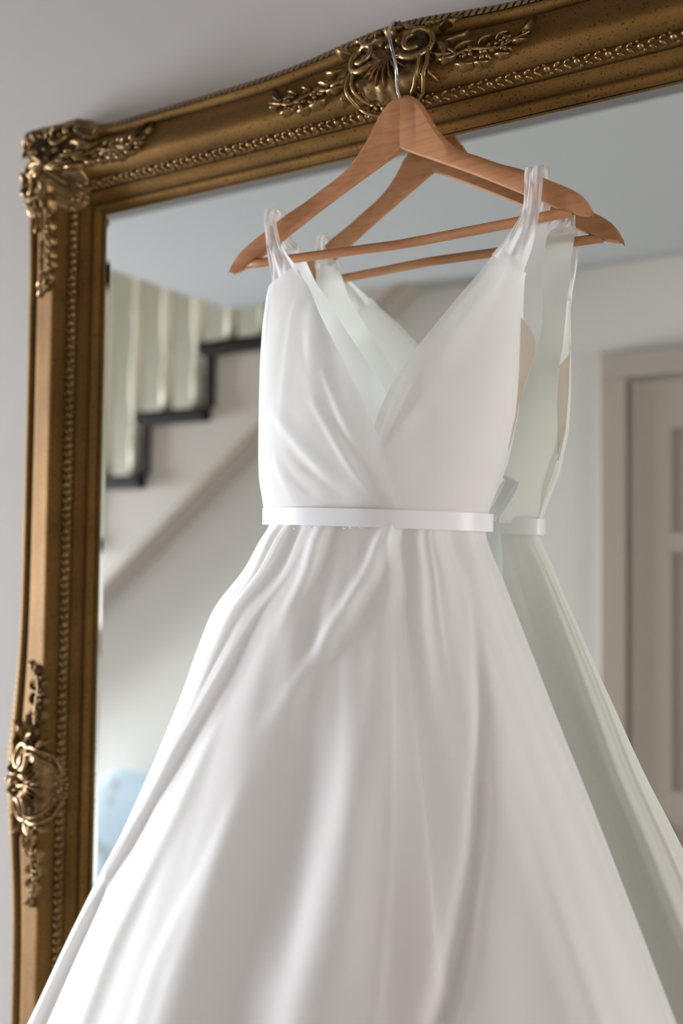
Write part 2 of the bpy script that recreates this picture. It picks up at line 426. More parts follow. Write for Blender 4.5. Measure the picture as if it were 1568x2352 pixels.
def dome(X, Z):
    h = 0
    for (x, z, a, b, r, sq) in DOMES:
        dx, dz = abs(X-x)/a, abs(Z-z)/b
        d = (dx**4+dz**4)**.25 if sq else math.hypot(dx, dz)
        if d < 1: h = max(h, r*math.sqrt(1-d*d))
    return h
def swell(f, v=0):
    """outline of the swept frame: bulges at the middle of each side and at the corners; f = -1..1 along a side"""
    a = abs(f)
    return (.022 if v else .018)*math.exp(-(a/(.15 if v else .19))**2)+(.017*(1-sstep(.74, .97, a)) if v else 0)+.024*sstep(.74, .97, a)
PW = [p[0] for p in PROF[1:]]; PH = [p[1] for p in PROF[1:]]
def prof_h(wv): return interp(wv, PW, PH) if wv > .0001 else .006
def wmap(wv, f, v=0): return wv+swell(f, v)*max(0, (wv-.05)/.074)
def surf(X, Z):
    """height of the frame's face above the glass at mirror-plane offsets X, Z from the centre"""
    wx, wz = abs(X)-HW, abs(Z)-HH
    vv = wx > wz
    if vv: wv = wx; f = Z/(HH+max(wx, 0))
    else: wv = wz; f = X/(HW+max(wz, 0))
    if wv <= .05: return prof_h(wv)
    s_ = swell(f, vv); return prof_h(.05+(wv-.05)/(1+s_/.074))
def mp3(X, Z, h): return Vector((MX+X, -(h), MZ+Z))
NS = 120
for side in ('top', 'bottom', 'left', 'right'):
    half = HW if side in ('top', 'bottom') else HH
    oth = HH if side in ('top', 'bottom') else HW
    sg = 1 if side in ('top', 'right') else -1
    def rail(u, v, side=side, half=half, oth=oth, sg=sg):
        k = v*(len(PROF)-1); wv, h = PROF[int(round(k))]
        f = -1+2*u; we = wmap(wv, f, side in ('left', 'right')); a = f*(half+we); b = sg*(oth+we)
        return mp3(a, b, h) if side in ('top', 'bottom') else mp3(b, a, h)
    MB().grid(rail, NS, len(PROF)-1).build('frame_rail', M['gold'], mr)
# glass with a bevelled rim
BV, BD = .019, .0006
gi = (HW-BV+.003, HH-BV+.003); go = (HW+.004, HH+.004)
MB().box((MX-go[0]-.003, .0075, MZ-go[1]-.003), (MX+go[0]+.003, .03, MZ+go[1]+.003)).build('backing_board', M['backing'], mr, smooth=False)
gl_ = MB(); gl_.v = [mp3(-gi[0], -gi[1], 0), mp3(gi[0], -gi[1], 0), mp3(gi[0], gi[1], 0), mp3(-gi[0], gi[1], 0)]; gl_.f = [(0, 1, 2, 3)]
o = gl_.build('mirror_glass', M['glassm'], mr, smooth=False, fix=False)
o['label'] = 'clear mirror glass reflecting the hall'
bvm = MB(); c0 = [(-1, -1), (1, -1), (1, 1), (-1, 1)]
bvm.v = [mp3(a*gi[0], b*gi[1], 0) for a, b in c0]+[mp3(a*go[0], b*go[1], -BD) for a, b in c0]
bvm.f = [(i, i+4, (i+1) % 4+4, (i+1) % 4) for i in range(4)]
bvm.build('bevelled_rim', M['glassm'], mr, smooth=False, fix=False)


# carved ornament: everything is laid on the frame's face
def on(X, Z, h): return mp3(X, Z, max(surf(X, Z), .012)+dome(X, Z)+h)
def leaf(mb, X, Z, ang, L, Wd, hh, curl=0, lift=.0, n=8, rib=True):
    """acanthus-like leaf with a raised midrib, curving by curl radians"""
    cs = []; a = ang; x, z = X, Z; st_ = L/n
    for i in range(n+1):
        cs.append((x, z, a)); a += curl/n; x += math.cos(a)*st_; z += math.sin(a)*st_
    k = len(mb.v); NN = 7
    for i, (x, z, a) in enumerate(cs):
        t = i/n; wd = Wd*(math.sin(math.pi*min(1, t*.93+.07))**.7)*.5*(1+.22*math.sin(t*19))
        top = hh*math.sin(math.pi*(t*.8+.15))+lift*t
        for q in range(NN):
            s_ = -1+2*q/(NN-1); e = [0, .55, .75, 1.0, .75, .55, 0][q] if rib else math.sqrt(max(0, 1-s_*s_))
            px_, pz_ = x-math.sin(a)*wd*s_, z+math.cos(a)*wd*s_
            mb.v.append(on(px_, pz_, top*e-.0012*(1-e)))
    for i in range(n):
        for q in range(NN-1): mb.f.append((k+i*NN+q, k+i*NN+q+1, k+(i+1)*NN+q+1, k+(i+1)*NN+q))
    return mb
def blob(mb, X, Z, a, b, h, ang=0, n=8, base=0):
    k = len(mb.v); ca, sa = math.cos(ang), math.sin(ang)
    rings = 3
    for r in range(rings):
        t = r/rings*math.pi/2
        for q in range(n):
            p = 2*math.pi*q/n; x, z = a*math.cos(t)*math.cos(p), b*math.cos(t)*math.sin(p)
            mb.v.append(on(X+x*ca-z*sa, Z+x*sa+z*ca, base+h*math.sin(t)-(.0015 if r == 0 else 0)))
    mb.v.append(on(X, Z, base+h)); top = len(mb.v)-1
    for r in range(rings-1):
        for q in range(n): mb.f.append((k+r*n+q, k+r*n+(q+1) % n, k+(r+1)*n+(q+1) % n, k+(r+1)*n+q))
    for q in range(n): mb.f.append((k+(rings-1)*n+q, k+(rings-1)*n+(q+1) % n, top))
    return mb
def scroll(mb, X, Z, r0, r1, a0, a1, t0, t1, h0=.008, h1=.012, n=36):
    """a tapering rounded spiral"""
    P, R = [], []
    for i in range(n+1):
        t = i/n; a = lerp(a0, a1, t); r = lerp(r0, r1, t); x, z = X+r*math.cos(a), Z+r*math.sin(a)
        P.append(on(x, z, lerp(h0, h1, t))); R.append(lerp(t0, t1, t))
    return mb.tube(P, R, 8)
def stem(mb, pts, t0, t1, h=.004):
    P = []
    for i in range(len(pts)-1):
        for q in range(4):
            P.append(tuple(lerp(pts[i][c], pts[i+1][c], q/4) for c in (0, 1)))
    P.append(pts[-1])
    return mb.tube([on(x, z, h) for x, z in P], [lerp(t0, t1, i/(len(P)-1)) for i in range(len(P))], 6)
def flower(mb, X, Z, r, a0=0):
    for q in range(5):
        a = a0+q*2*math.pi/5; blob(mb, X+math.cos(a)*r*.62, Z+math.sin(a)*r*.62, r*.5, r*.36, .0055, a, 7)
    return blob(mb, X, Z, r*.3, r*.3, .0085, 0, 7)


class Loc:
    """local frame on the mirror face: origin, direction along the side (may be mirrored) and outward"""
    def __init__(s, X, Z, ang, flip=1): s.X, s.Z, s.c, s.s, s.ang, s.flip = X, Z, math.cos(ang), math.sin(ang), ang, flip
    def p(s, a, b): a *= s.flip; return (s.X+a*s.c-b*s.s, s.Z+a*s.s+b*s.c)
    def a(s, t): return s.ang+(t if s.flip > 0 else math.pi-t)
    def k(s, c): return c*s.flip
def spray(L, parent, sc=1.0, n=1.0):
    """long floral spray running along the moulding away from the local origin"""
    m1 = MB()
    stem(m1, [L.p(0, -.004), L.p(.03*sc, .004), L.p(.065*sc, -.006), L.p(.098*sc, .006)], .0022, .0012)
    m1.build('stem', M['carve'], parent)
    for (a, b, r) in ((.030, .002, .0085), (.052, -.006, .0095), (.071, .005, .0075)):
        flower(MB(), *L.p(a*sc, b), r, random.random()).build('flower', M['carve'], parent)
    for (a, b, t, ln, wd, cu) in ((.012, .006, .9, .024, .010, -.9), (.016, -.010, -.7, .024, .010, .9), (.040, .008, .8, .018, .008, -.7), (.038, -.014, -.6, .018, .008, .8),
                                  (.060, .008, .9, .016, .007, -.9), (.062, -.012, -.5, .017, .007, .6), (.080, -.002, -.5, .016, .006, .8), (.084, .006, .5, .028, .009, .9)):
        leaf(MB(), *L.p(a*sc, b), L.a(t), ln, wd, .0085, L.k(cu), .003).build('leaf', M['carve'], parent)
    mb = MB()
    for i in range(int(16*n)):
        a = random.uniform(.02, .092)*sc; b = random.uniform(-.014, .012)
        blob(mb, *L.p(a, b), random.uniform(.0018, .0034), random.uniform(.0018, .003), random.uniform(.004, .0075), 0, 6)
    stuff(mb.build('berry_cluster', M['carve'], parent))
def rel(f, p): return lambda *a: f(p, *a)


def plate_mesh(x, z, a, b, sq):
    """carved ground of an ornament: a low dome with a lobed rim, its skirt going down to the wall side"""
    mb = MB()
    def pt(u, v):
        t = u*2*math.pi; r = min(1, v*1.25); k = (abs(math.cos(t))**4+abs(math.sin(t))**4)**-.25 if sq else 1
        k *= 1+.035*math.sin(11*t); px_, pz_ = x+a*r*k*math.cos(t), z+b*r*k*math.sin(t)
        if v > .85: return mp3(px_, pz_, .002)
        return on(px_, pz_, .0015*math.sin(13*t)*r+.001*math.sin(r*24))
    return mb.grid(pt, 66, 12, True)


def cartouche(X, Z, ang):
    """shell cartouche with two dark-eyed scrolls, acanthus wings and a floral spray to each side"""
    L0 = Loc(X, Z, ang); hor = abs(math.cos(ang)) > .5
    c0 = L0.p(0, .078); A, B = (.047, .052) if hor else (.052, .047)
    DOMES.append((*c0, A, B, .009, False))
    ct = plate_mesh(*c0, A*.97, B*.97, False).build('cartouche', M['carve'], mr)
    for fl in (1, -1):
        L = Loc(X, Z, ang, fl)
        c = L.p(.034, .092)
        m1 = MB(); scroll(m1, *c, .021, .0095, L.a(-2.4), L.a(-2.4)+L.k(7.6), .0040, .0026, .006, .011, 60); m1.build('scroll', M['carve'], ct)
        m1 = MB(); blob(m1, *c, .0062, .0068, .002, 0, 10, base=.003)  # raised dark disc: the hollow's shade is put in as colour
        o = m1.build('scroll_eye_shade', M['backing'], ct); o['label'] = 'dark disc standing in for the shaded hollow of the scroll'
        m1 = MB(); scroll(m1, *L.p(.012, .060), .040, .034, L.a(.55), L.a(.55)-L.k(2.0), .0030, .0018, .008, .007, 24); m1.build('scroll', M['carve'], ct)
        m1 = MB(); scroll(m1, *L.p(.012, .062), .031, .028, L.a(.5), L.a(.5)-L.k(1.8), .0022, .0014, .008, .007, 24); m1.build('scroll', M['carve'], ct)
        for (a, b, t, ln, wd, cu) in ((.050, .092, -.25, .040, .016, -1.5), (.056, .106, .15, .030, .012, .9), (.052, .078, -1.0, .032, .012, 1.3), (.040, .112, 1.1, .020, .010, -1.2), (.058, .066, -.7, .028, .010, 1.2),
                                      (.064, .090, -.6, .030, .010, 1.4), (.066, .076, -.1, .022, .008, -1.0), (.020, .112, 1.9, .016, .008, 1.0), (.052, .058, -1.5, .020, .008, .9)):
            leaf(MB(), *L.p(a, b), L.a(t), ln, wd, .009, L.k(cu), .003, 10).build('leaf', M['carve'], ct)
        mb = MB()
        for i in range(17):                       # beaded rim below the scrolls
            a = -1.5+i*.125; x, z = L.p(.050*math.cos(a), .078+.054*math.sin(a)); blob(mb, x, z, .0026, .0026, .0055, 0, 7)
        stuff(mb.build('beaded_rim', M['carve'], ct))
        spray(Loc(*L.p(.066, .064), ang, fl), ct)
    for i in range(11):                            # ribbed shell
        t = -1.25+i*.25; leaf(MB(), *L0.p(.005*math.sin(t), .082), L0.a(-math.pi/2+t), .036-.007*abs(t), .0058, .0065, t*.25, .003).build('shell_rib', M['carve'], ct)
    for (a, b, r1, r2, h) in ((0, .113, .0065, .0105, .010), (-.011, .101, .003, .006, .008), (.011, .101, .003, .006, .008), (0, .094, .004, .004, .008)):
        blob(MB(), *L0.p(a, b), r1 if hor else r2, r2 if hor else r1, h, 0, 10, .003).build('cabochon', M['carve'], ct)
    for t in (-.7, 0, .7):
        leaf(MB(), *L0.p(.008*t, .116), L0.a(math.pi/2-t), .020, .011, .009, -t, .002, 8).build('leaf', M['carve'], ct)
    for i in range(7):
        flower(MB(), *L0.p(-.033+.011*i, .032-.006*(1-abs(i-3)/3)), .0055, i).build('flower', M['carve'], ct)


cartouche(.012, HH, 0)
cartouche(0, -HH, math.pi)
cartouche(-HW, .0, math.pi/2)
cartouche(HW, .0, -math.pi/2)


def corner(sx, sz):
    """carved corner: domed plate, C-scrolls, acanthus leaves and a spray running along each side"""
    cx, cz = sx*(HW+.070), sz*(HH+.070)
    DOMES.append((cx, cz, .070, .070, .010, True))
    root = plate_mesh(cx, cz, .068, .068, True).build('corner_ornament', M['carve'], mr)
    for (dx, dz, fl) in ((-sx, 0, 0), (0, -sz, 1)):
        ang = math.atan2(dz, dx); nrm = (0, sz) if fl == 0 else (sx, 0)
        f2 = 1 if (-math.sin(ang)*nrm[0]+math.cos(ang)*nrm[1]) > 0 else -1
        L = Loc(cx, cz, ang if f2 > 0 else ang+math.pi, f2)
        m1 = MB(); scroll(m1, *L.p(.020, .036), .021, .007, L.a(2.4), L.a(2.4)-L.k(7.2), .0040, .0026, .006, .011, 56); m1.build('scroll', M['carve'], root)
        m1 = MB(); scroll(m1, *L.p(-.034, .044), .014, .005, L.a(.4), L.a(.4)+L.k(6.8), .0032, .002, .005, .009, 44); m1.build('scroll', M['carve'], root)
        m1 = MB(); scroll(m1, *L.p(.072, .052), .026, .022, L.a(3.3), L.a(3.3)+L.k(2.2), .0026, .0018, .004, .005, 24); m1.build('scroll', M['carve'], root)
        for (a, b, t, ln, wd, cu) in ((.030, .004, -.5, .040, .014, .9), (.040, .022, .1, .044, .014, -.7), (.006, .050, .5, .032, .012, -.8), (.020, -.014, -.2, .036, .012, .6), (.056, .010, -.1, .036, .011, .5), (-.012, .030, 1.2, .028, .012, -1.0),
                                      (.046, -.018, -.25, .030, .010, .6), (.060, .028, -.4, .028, .010, .9), (.058, -.006, -.5, .026, .009, .7), (-.022, .010, .7, .028, .012, -.8), (.004, .006, .4, .026, .011, .9)):
            leaf(MB(), *L.p(a, b), L.a(t), ln, wd, .009, L.k(cu), .003, 10).build('leaf', M['carve'], root)
        for (a, b, r1, r2) in ((.048, .006, .005, .004), (.040, -.008, .004, .004), (.004, .018, .006, .005), (.022, .036, .004, .004)):
            blob(MB(), *L.p(a, b), r1, r2, .009, L.ang, 8, .003).build('cabochon', M['carve'], root)
        spray(Loc(*L.p(.058, -.002), L.ang, f2), root, 1.15)
        spray(Loc(*L.p(.105, -.004), L.ang, f2), root, .75)
    flower(MB(), cx-sx*.052, cz-sz*.052, .009).build('flower', M['carve'], root)
    d = math.atan2(sz, sx)
    for t in (-.9, -.55, -.2, .2, .55, .9):
        leaf(MB(), cx-.002*sx, cz-.002*sz, d+t, .054, .014, .011, t*.6, .003, 10).build('leaf', M['carve'], root)
    for t in (-1.0, -.5, 0, .5, 1.0):
        leaf(MB(), cx-.014*sx, cz-.014*sz, d+math.pi+t, .036, .011, .009, t*.6, .003, 10).build('leaf', M['carve'], root)


for sx in (-1, 1):
    for sz in (1, -1): corner(sx, sz)

# running carved border along the moulding, and the dentils on the outer return
for side in ('top', 'bottom', 'left', 'right'):
    hor = side in ('top', 'bottom'); sg = 1 if side in ('top', 'right') else -1
    half = (HW if hor else HH)+.02; oth = (HH if hor else HW)
    mb = MB(); nst = int(2*half/.0105)
    for i in range(nst):
        u = -half+(i+.5)*2*half/nst; wv = .0312
        P = lambda a, b: ((u+a, sg*(oth+b)) if hor else (sg*(oth+b), u+a))
        def bl(a, b, r1, r2, h, an):
            x, z = P(a, b)
            ang = an*sg if hor else math.pi/2-an*sg
            blob(mb, x, z, r1, r2, h, ang, 6)
        k = i % 6
        j = random.uniform(-.0006, .0006)
        if k in (0, 3): bl(0, wv+j, .0042, .0036, .0056, 0); bl(.004, wv-.004, .002, .0016, .004, 0); bl(-.003, wv+.0042, .002, .0016, .004, 0)
        elif k in (1, 4): bl(0, wv+.0022, .0052, .0019, .005, .55); bl(.001, wv-.0028, .0048, .0017, .0045, -.35)
        else: bl(0, wv-.0018, .0052, .0019, .005, -.55); bl(0, wv+.003, .0045, .0016, .0042, .4)
    stuff(mb.build('carved_border', M['carve'], mr))
    mb = MB(); nst = int(2*half/.0085)
    for i in range(nst):
        u = -half+(i+.5)*2*half/nst; f = u/(half-.02+.12)
        if abs(f) > .74: continue
        for q, (w0, w1, hh) in enumerate(((.1095, .1165, .003), (.1175, .1215, .002))):
            k = len(mb.v)
            for (dw, hs) in ((w0, .0), (w1, .0)):
                pass
            pts = []
            for lay in (0, 1):
                for (a, b) in ((-.0028, w0), (.0028, w0), (.0028, w1), (-.0028, w1)):
                    we = wmap(b, f, not hor); hgt = prof_h(b)+(.0 if lay == 0 else hh)
                    pts.append(mp3(u+a, sg*(oth+we), hgt) if hor else mp3(sg*(oth+we), u+a, hgt))
            mb.v += pts; mb.f += [tuple(k+j for j in q_) for q_ in ((4, 5, 6, 7), (0, 1, 5, 4), (1, 2, 6, 5), (2, 3, 7, 6), (3, 0, 4, 7))]
    stuff(mb.build('dentil_band', M['carve'], mr, smooth=False))

# ------------------------------------------------------------------ wooden hanger
HX, HG = -.531, .045
hg = thing('clothes_hanger', 'beech wood suit hanger with steel hook, hung over the gold mirror frame', 'hanger', (HX, -.045, H0+.49))
def hgap(x):
    s_ = (x-HX)/.2225
    return (.037+.023*abs(s_)) if s_ < 0 else (.037+.013*abs(s_))
TOPR = [(-.531, .5035), (-.522, .5015), (-.5125, .4945), (-.5035, .4832), (-.4955, .4690), (-.4868, .4550), (-.4718, .4372), (-.455, .4245), (-.4363, .4145), (-.4121, .4015), (-.3879, .3905), (-.360, .3745), (-.333, .358), (-.321, .347), (-.3135, .3335)]
BOTR = [(-.531, .4430), (-.4872, .4205), (-.4362, .3932), (-.3878, .3655), (-.3464, .3415), (-.330, .3335), (-.3175, .3300)]
def dense(L, n):
    xs = [p[0] for p in L]; zs = [p[1] for p in L]
    return [(lerp(xs[0], xs[-1], i/n), cinterp(lerp(xs[0], xs[-1], i/n), xs, zs)) for i in range(n+1)]
for sg in (-1, 1):
    n = 40; T = dense(TOPR, n); B = dense(BOTR, n)
    mb = MB(); TH = .0125; RB = .0035
    # cross-section per station: rounded rectangle running top -> bottom
    for i in range(n+1):
        xt, zt = T[i]; xb, zb = B[i]
        ring = [(xt, zt-.0004, TH*.42), (xt, zt-.002, TH*.2), (xt, zt-.0062, 0), (xb, zb+.0016, 0), (xb, zb+.0005, TH*.03), (xb, zb, TH*.1),
                (xb, zb, TH*.8), (xb, zb+.001, TH*.95), (xb, zb+.003, TH), (xt, zt-.0035, TH), (xt, zt-.001, TH*.92), (xt, zt, TH*.75)]
        for (x, z, d) in ring:
            xx = HX+sg*(x-HX); mb.v.append(Vector((xx, -hgap(xx)-.006+d, H0+z)))
    for i in range(n):
        for q in range(12): q2 = (q+1) % 12; mb.f.append((i*12+q, i*12+q2, (i+1)*12+q2, (i+1)*12+q))
    mb.f.append(tuple(range(12))); mb.f.append(tuple(n*12+q for q in range(12)))
    o = mb.build('arm', M['wood'], hg)
    md2 = o.modifiers.new('es', 'EDGE_SPLIT'); md2.split_angle = .7
def bp_(s_): x = lerp(-.7375, -.3345, s_); return (x, -hgap(x)+.0005, H0+lerp(.3385, .3375, s_))
MB().tube([bp_(i/12) for i in range(13)], .0052, 12).build('trouser_bar', M['wood'], hg)
hk = [Vector((-.531, -.0385, H0+.496))]+[at(*q) for q in ((912.5, 205, .051), (909.5, 155, .066), (897, 100, .068), (893, 73, .060), (901, 51, .042), (912, 55, .012), (915, 78, -.008))]
def smoothp(P, k=10):
    P = [Vector(p) for p in P]; out = []
    for i in range(len(P)-1):
        p0, p1, p2, p3 = P[max(i-1, 0)], P[i], P[i+1], P[min(i+2, len(P)-1)]
        for q in range(k):
            t = q/k; out.append(.5*((2*p1)+(p2-p0)*t+(2*p0-5*p1+4*p2-p3)*t*t+(3*p1-p0-3*p2+p3)*t**3))
    return out+[P[-1]]
MB().tube(smoothp(hk), .0019, 10).build('hook', M['chrome'], hg)

# ------------------------------------------------------------------ wedding dress
dress = thing('wedding_dress', 'white sleeveless wedding dress with V neck, satin ribbon waist and full organza skirt', 'dress', (-.56, -.09, H0))
SZ = [-1.32, -.54, -.46, -.38, -.3, -.23, -.16, -.1, -.06, -.02, .015, .03, .06]
SX = [-.568, -.5652, -.5662, -.5644, -.5619, -.5618, -.5593, -.5593, -.5579, -.549, -.5468, -.5433, -.54]
SA = [.76, .3984, .3629, .3244, .2862, .254, .2217, .1966, .178, .1515, .1328, .1264, .124]
SG = [.19, .1022, .0907, .0843, .0804, .0746, .0757, .0744, .073, .071, .068, .0663, .066]
def skirt_pt(phi, z, off=0):
    xc, a, g = cinterp(z, SZ, SX), cinterp(z, SZ, SA), cinterp(z, SZ, SG)
    s_, c_ = math.sin(phi), math.cos(phi); bf = .045+.27*a; bb = max(g-.043, .012)
    b = bf if s_ > 0 else bb
    nx, ny = c_/a, -s_/b; l = math.hypot(nx, ny)
    return Vector((xc+a*c_+nx/l*off, -g-b*s_+ny/l*off, H0+z))
def bump(d, wl, wr): return math.exp(-(d/(wl if d > 0 else wr))**2)
# folds: (angle at the waist, angle low down, width on the left side, width on the right side, height, level where it begins)
FOLDS = [(110, 104, 22, 15, .014, .0), (78, 92, 12, 9, -.008, -.03), (60, 81.5, 7, 9, .0115, -.02), (21, 60, 2.2, 2.4, -.015, -.02), (17, 55, 4, 8, .006, 0), (30, 22, 14, 12, .006, -.05),
         (98, 152, 6, 1.4, .0095, .02), (91, 146, 8, 4, -.003, .0), (122, 164, 4, 4, .004, -.02), (104, 128, 5, 2.5, .0035, -.1), (92, 106, 3, 5, .004, -.12), (15, 7, 4, 4, .006, -.1), (42, 34, 3, 5, .003, -.15),
         (60, 59, 7, 1.2, .006, -.26), (58, 70, .7, .7, .0012, -.02), (84, 112, 2, 3, .0025, -.2), (36, 28, 1.5, 4, .0025, -.2)]
for i in range(11):
    FOLDS.append((190+15*i, 190+15*i+random.uniform(-3, 3), 6, 5, random.choice((-1, 1))*.012, -.02))
# short gathers just under the ribbon
GATH = [(129, 127, 4, 3, .006, .14), (115, 135, 4, 1.4, .0075, .33), (108, 113, 5, 3, -.004, .12), (95, 100, 4, 6, .007, .20), (88, 96, 2.5, 3, -.005, .14), (60, 106, 2.6, 5, .0062, .26), (52, 96, 3, 4, -.003, .22),
        (61, 63, 2.2, 4, .005, .14), (57, 57, 3, 2.4, -.005, .13), (48, 53, 3.4, 2.2, .0072, .22), (43, 46, 2, 1.2, .003, .2), (41, 38, 3, 4, .004, .12), (30, 30, 4, 4, -.003, .1), (20, 18, 4, 4, .003, .1)]
def folds(phi, z, seed, k=1.0):
    d = math.degrees(phi) % 360; r = 0
    depth = max(0, .045-z)
    low = min(1.0, depth/.5)
    for (p0, p1, wl, wr, h, z0) in FOLDS:
        c = lerp(p0, p1, min(1, depth/.45)); dd = d-c
        if dd > 180: dd -= 360
        if dd < -180: dd += 360
        amp = sstep(z0+.03, z0-.22, z)*(.45+.75*low)+(depth > .5)*(depth-.5)*.5
        r += 1.1*h*amp*bump(dd, wl, wr)
    for (p0, p1, wl, wr, h, ln) in GATH:
        dd = d-lerp(p0, p1, depth/ln if ln else 0)
        if abs(dd) < 30: r += h*.9*bump(dd, wl, wr)*sstep(0, .03, depth)*sstep(ln, ln*.35, depth)
    v = noise.noise(Vector((math.cos(phi)*2.2, math.sin(phi)*2.2, z*1.6+seed)))
    r += k*v*.006*min(1, depth/.2)
    v = noise.noise(Vector((math.cos(phi)*9, math.sin(phi)*9, z*2.2+seed)))
    r += k*v*.0022*min(1, depth/.1)
    return r
NZ = 150; NP = 840
def zlev(v): return .048-(v**1.25)*1.36
def lining(u, v): ph = u*2*math.pi; z = zlev(v); return skirt_pt(ph, z, -.007+.9*folds(ph, z, 3))
MB().grid(lambda u, v: lining(u, v), 260, 90, True).build('skirt_lining', M['satin'], dress, fix=False)
def over(u, v): ph = u*2*math.pi; z = zlev(v); return skirt_pt(ph, z, folds(ph, z, 1))
o = MB().grid(over, NP, NZ, True).build('overskirt', M['organza'], dress, fix=False)
# sheer front drape lying over the skirt: its edges show as crisp lines
def drape(u, v):
    z = zlev(v*.9); dep = max(0, .045-z); k = min(1, dep/.4)
    p0 = lerp(56, 58.5, k); p1 = lerp(118, 146, k)
    ph = math.radians(lerp(p0, p1, u)); return skirt_pt(ph, z, folds(ph, z, 1)+.0035+.0015*math.sin(u*9+z*5))
o = MB().grid(drape, 120, 120).build('organza_drape', M['sheer'], dress, fix=False); o['label'] = 'sheer outer organza layer of the skirt'

# bodice -----------------------------------------------------------------
def cgap(z): return cinterp(z, [.03, .10, .17, .24, .30, .35, .40], [.1465, .150, .142, .120, .092, .070, .056])
def egap(z): return cinterp(z, [.03, .12, .25, .33, .40], [.068, .070, .070, .062, .052])
LOUT = [(625, 478), (624, 500), (627, 560), (630, 640), (621, 690), (617, 760), (617, 850), (620, 950), (624, 1060), (627, 1130), (630, 1190)]
ROUT = [(1252, 378), (1248, 400), (1238, 450), (1218, 560), (1199, 640), (1196, 720), (1192, 850), (1185, 950), (1162, 1060), (1137, 1130), (1114, 1200)]
LNECK = [(645, 478), (646, 500), (660, 560), (692, 632), (714, 660), (750, 740), (797, 830), (845, 925), (873, 1000), (897, 1080), (922, 1200)]
RNECK = [(1212, 378), (1207, 400), (1186, 480), (1150, 560), (1100, 625), (1000, 745), (950, 805), (905, 872), (868, 950), (830, 1080), (800, 1200)]
def wz(p, g): q = at(p[0], p[1], g); return q
def edge_curve(pts, gf):
    zs, xs = [], []
    for p in pts:
        g = .09
        for _ in range(6): q = at(p[0], p[1], g); g = gf(q.z-H0)
        zs.append(q.z-H0); xs.append(q.x)
    return zs[::-1], xs[::-1]
eLO = edge_curve(LOUT, egap); eRO = edge_curve(ROUT, egap)
def fgap(x, z):
    xl, xr = interp(z, *eLO), interp(z, *eRO); t = max(-1, min(1, (x-xl)/(xr-xl)*2-1))
    return egap(z)+(cgap(z)-egap(z))*math.sqrt(max(0, 1-abs(t)**2.4))
def neck_curve(pts):
    zs, xs = [], []
    for p in pts:
        g = .09
        for _ in range(12): q = at(p[0], p[1], g); g = .5*g+.5*fgap(q.x, q.z-H0)
        zs.append(q.z-H0); xs.append(q.x)
    return zs[::-1], xs[::-1]
eLN = neck_curve(LNECK); eRN = neck_curve(RNECK)
# creases on the bodice: endpoints in photograph pixels, width, height
CRL = [((640, 950), (845, 1172), .007, .0045), ((700, 1050), (850, 1172), .006, -.004), ((745, 930), (890, 1170), .005, .004), ((800, 980), (905, 1172), .005, -.003), ((650, 1060), (690, 1165), .006, .004), ((690, 1090), (760, 1165), .005, -.003),
       ((700, 700), (740, 930), .012, .004), ((650, 700), (660, 1000), .008, .003), ((760, 860), (830, 1010), .004, .003), ((690, 780), (720, 860), .006, -.002)]
CRR = [((985, 905), (893, 1045), .006, .005), ((930, 860), (885, 1000), .004, .003), ((955, 880), (905, 1010), .004, -.003), ((975, 870), (992, 930), .006, .004), ((1010, 1110), (920, 1180), .009, .004), ((1090, 640), (960, 900), .010, .002), ((1110, 900), (1060, 1100), .02, .004), ((1180, 700), (1150, 1000), .012, -.003)]
def to_w(c):
    out = []
    for (a, b, wd, h) in c:
        A, B = at(*a, .13), at(*b, .135); out.append((A.x, A.z-H0, B.x, B.z-H0, wd*.6, h))
    return out
CRL, CRR = to_w(CRL), to_w(CRR)
def crease(L, x, z):
    r = 0
    for (ax, az, bx, bz, wd, h) in L:
        dx, dz = bx-ax, bz-az; l2 = dx*dx+dz*dz; t = ((x-ax)*dx+(z-az)*dz)/l2; tt = max(0, min(1, t))
        px_, pz_ = ax+dx*tt, az+dz*tt; side = ((x-ax)*dz-(z-az)*dx)/math.sqrt(l2); d = math.hypot(x-px_, z-pz_)
        wv = wd*(1.3 if side > 0 else 2.4)
        r += .55*h*math.exp(-(d/wv)**2)*(.35+.65*math.sin(math.pi*max(.02, min(.98, tt*.9+.1))))
    return r
def panel(eo, en, cr, base, zt, zb, seed):
    def fn(u, v):
        z = lerp(zt+lerp(-.009, .009, u), zb, v); xo, xn = interp(z, *eo), interp(z, *en)
        x = lerp(xo, xn, u); g = fgap(x, z)+(base+crease(cr, x, z))*(.12+.88*sstep(.046, .085, z))
        g += .0016*noise.noise(Vector((x*30, z*14, seed)))*sstep(0, .1, min(u, 1-u)*1.0+.02)
        return (x, -g, H0+z)
    return fn
ztl = at(640, 655, .062).z-H0; ztr = at(1190, 600, .062).z-H0
MB().grid(panel(eRO, eRN, CRR, .0, ztr+.004, .036, 5), 70, 110).build('bodice_panel', M['organza'], dress, fix=False)
MB().grid(panel(eLO, eLN, CRL, .006, ztl+.004, .036, 9), 60, 110).build('bodice_panel', M['organza'], dress, fix=False)
# satin lining just behind the front panels
def inset(fn, k): return lambda u, v: fn(u*k, v)
MB().grid(inset(panel(eRO, eRN, [], -.006, ztr-.004, .036, 5), .92), 24, 40).build('bodice_lining', M['satin'], dress, fix=False)
MB().grid(inset(panel(eLO, eLN, [], -.003, ztl-.004, .036, 9), .95), 24, 40).build('bodice_lining', M['satin'], dress, fix=False)

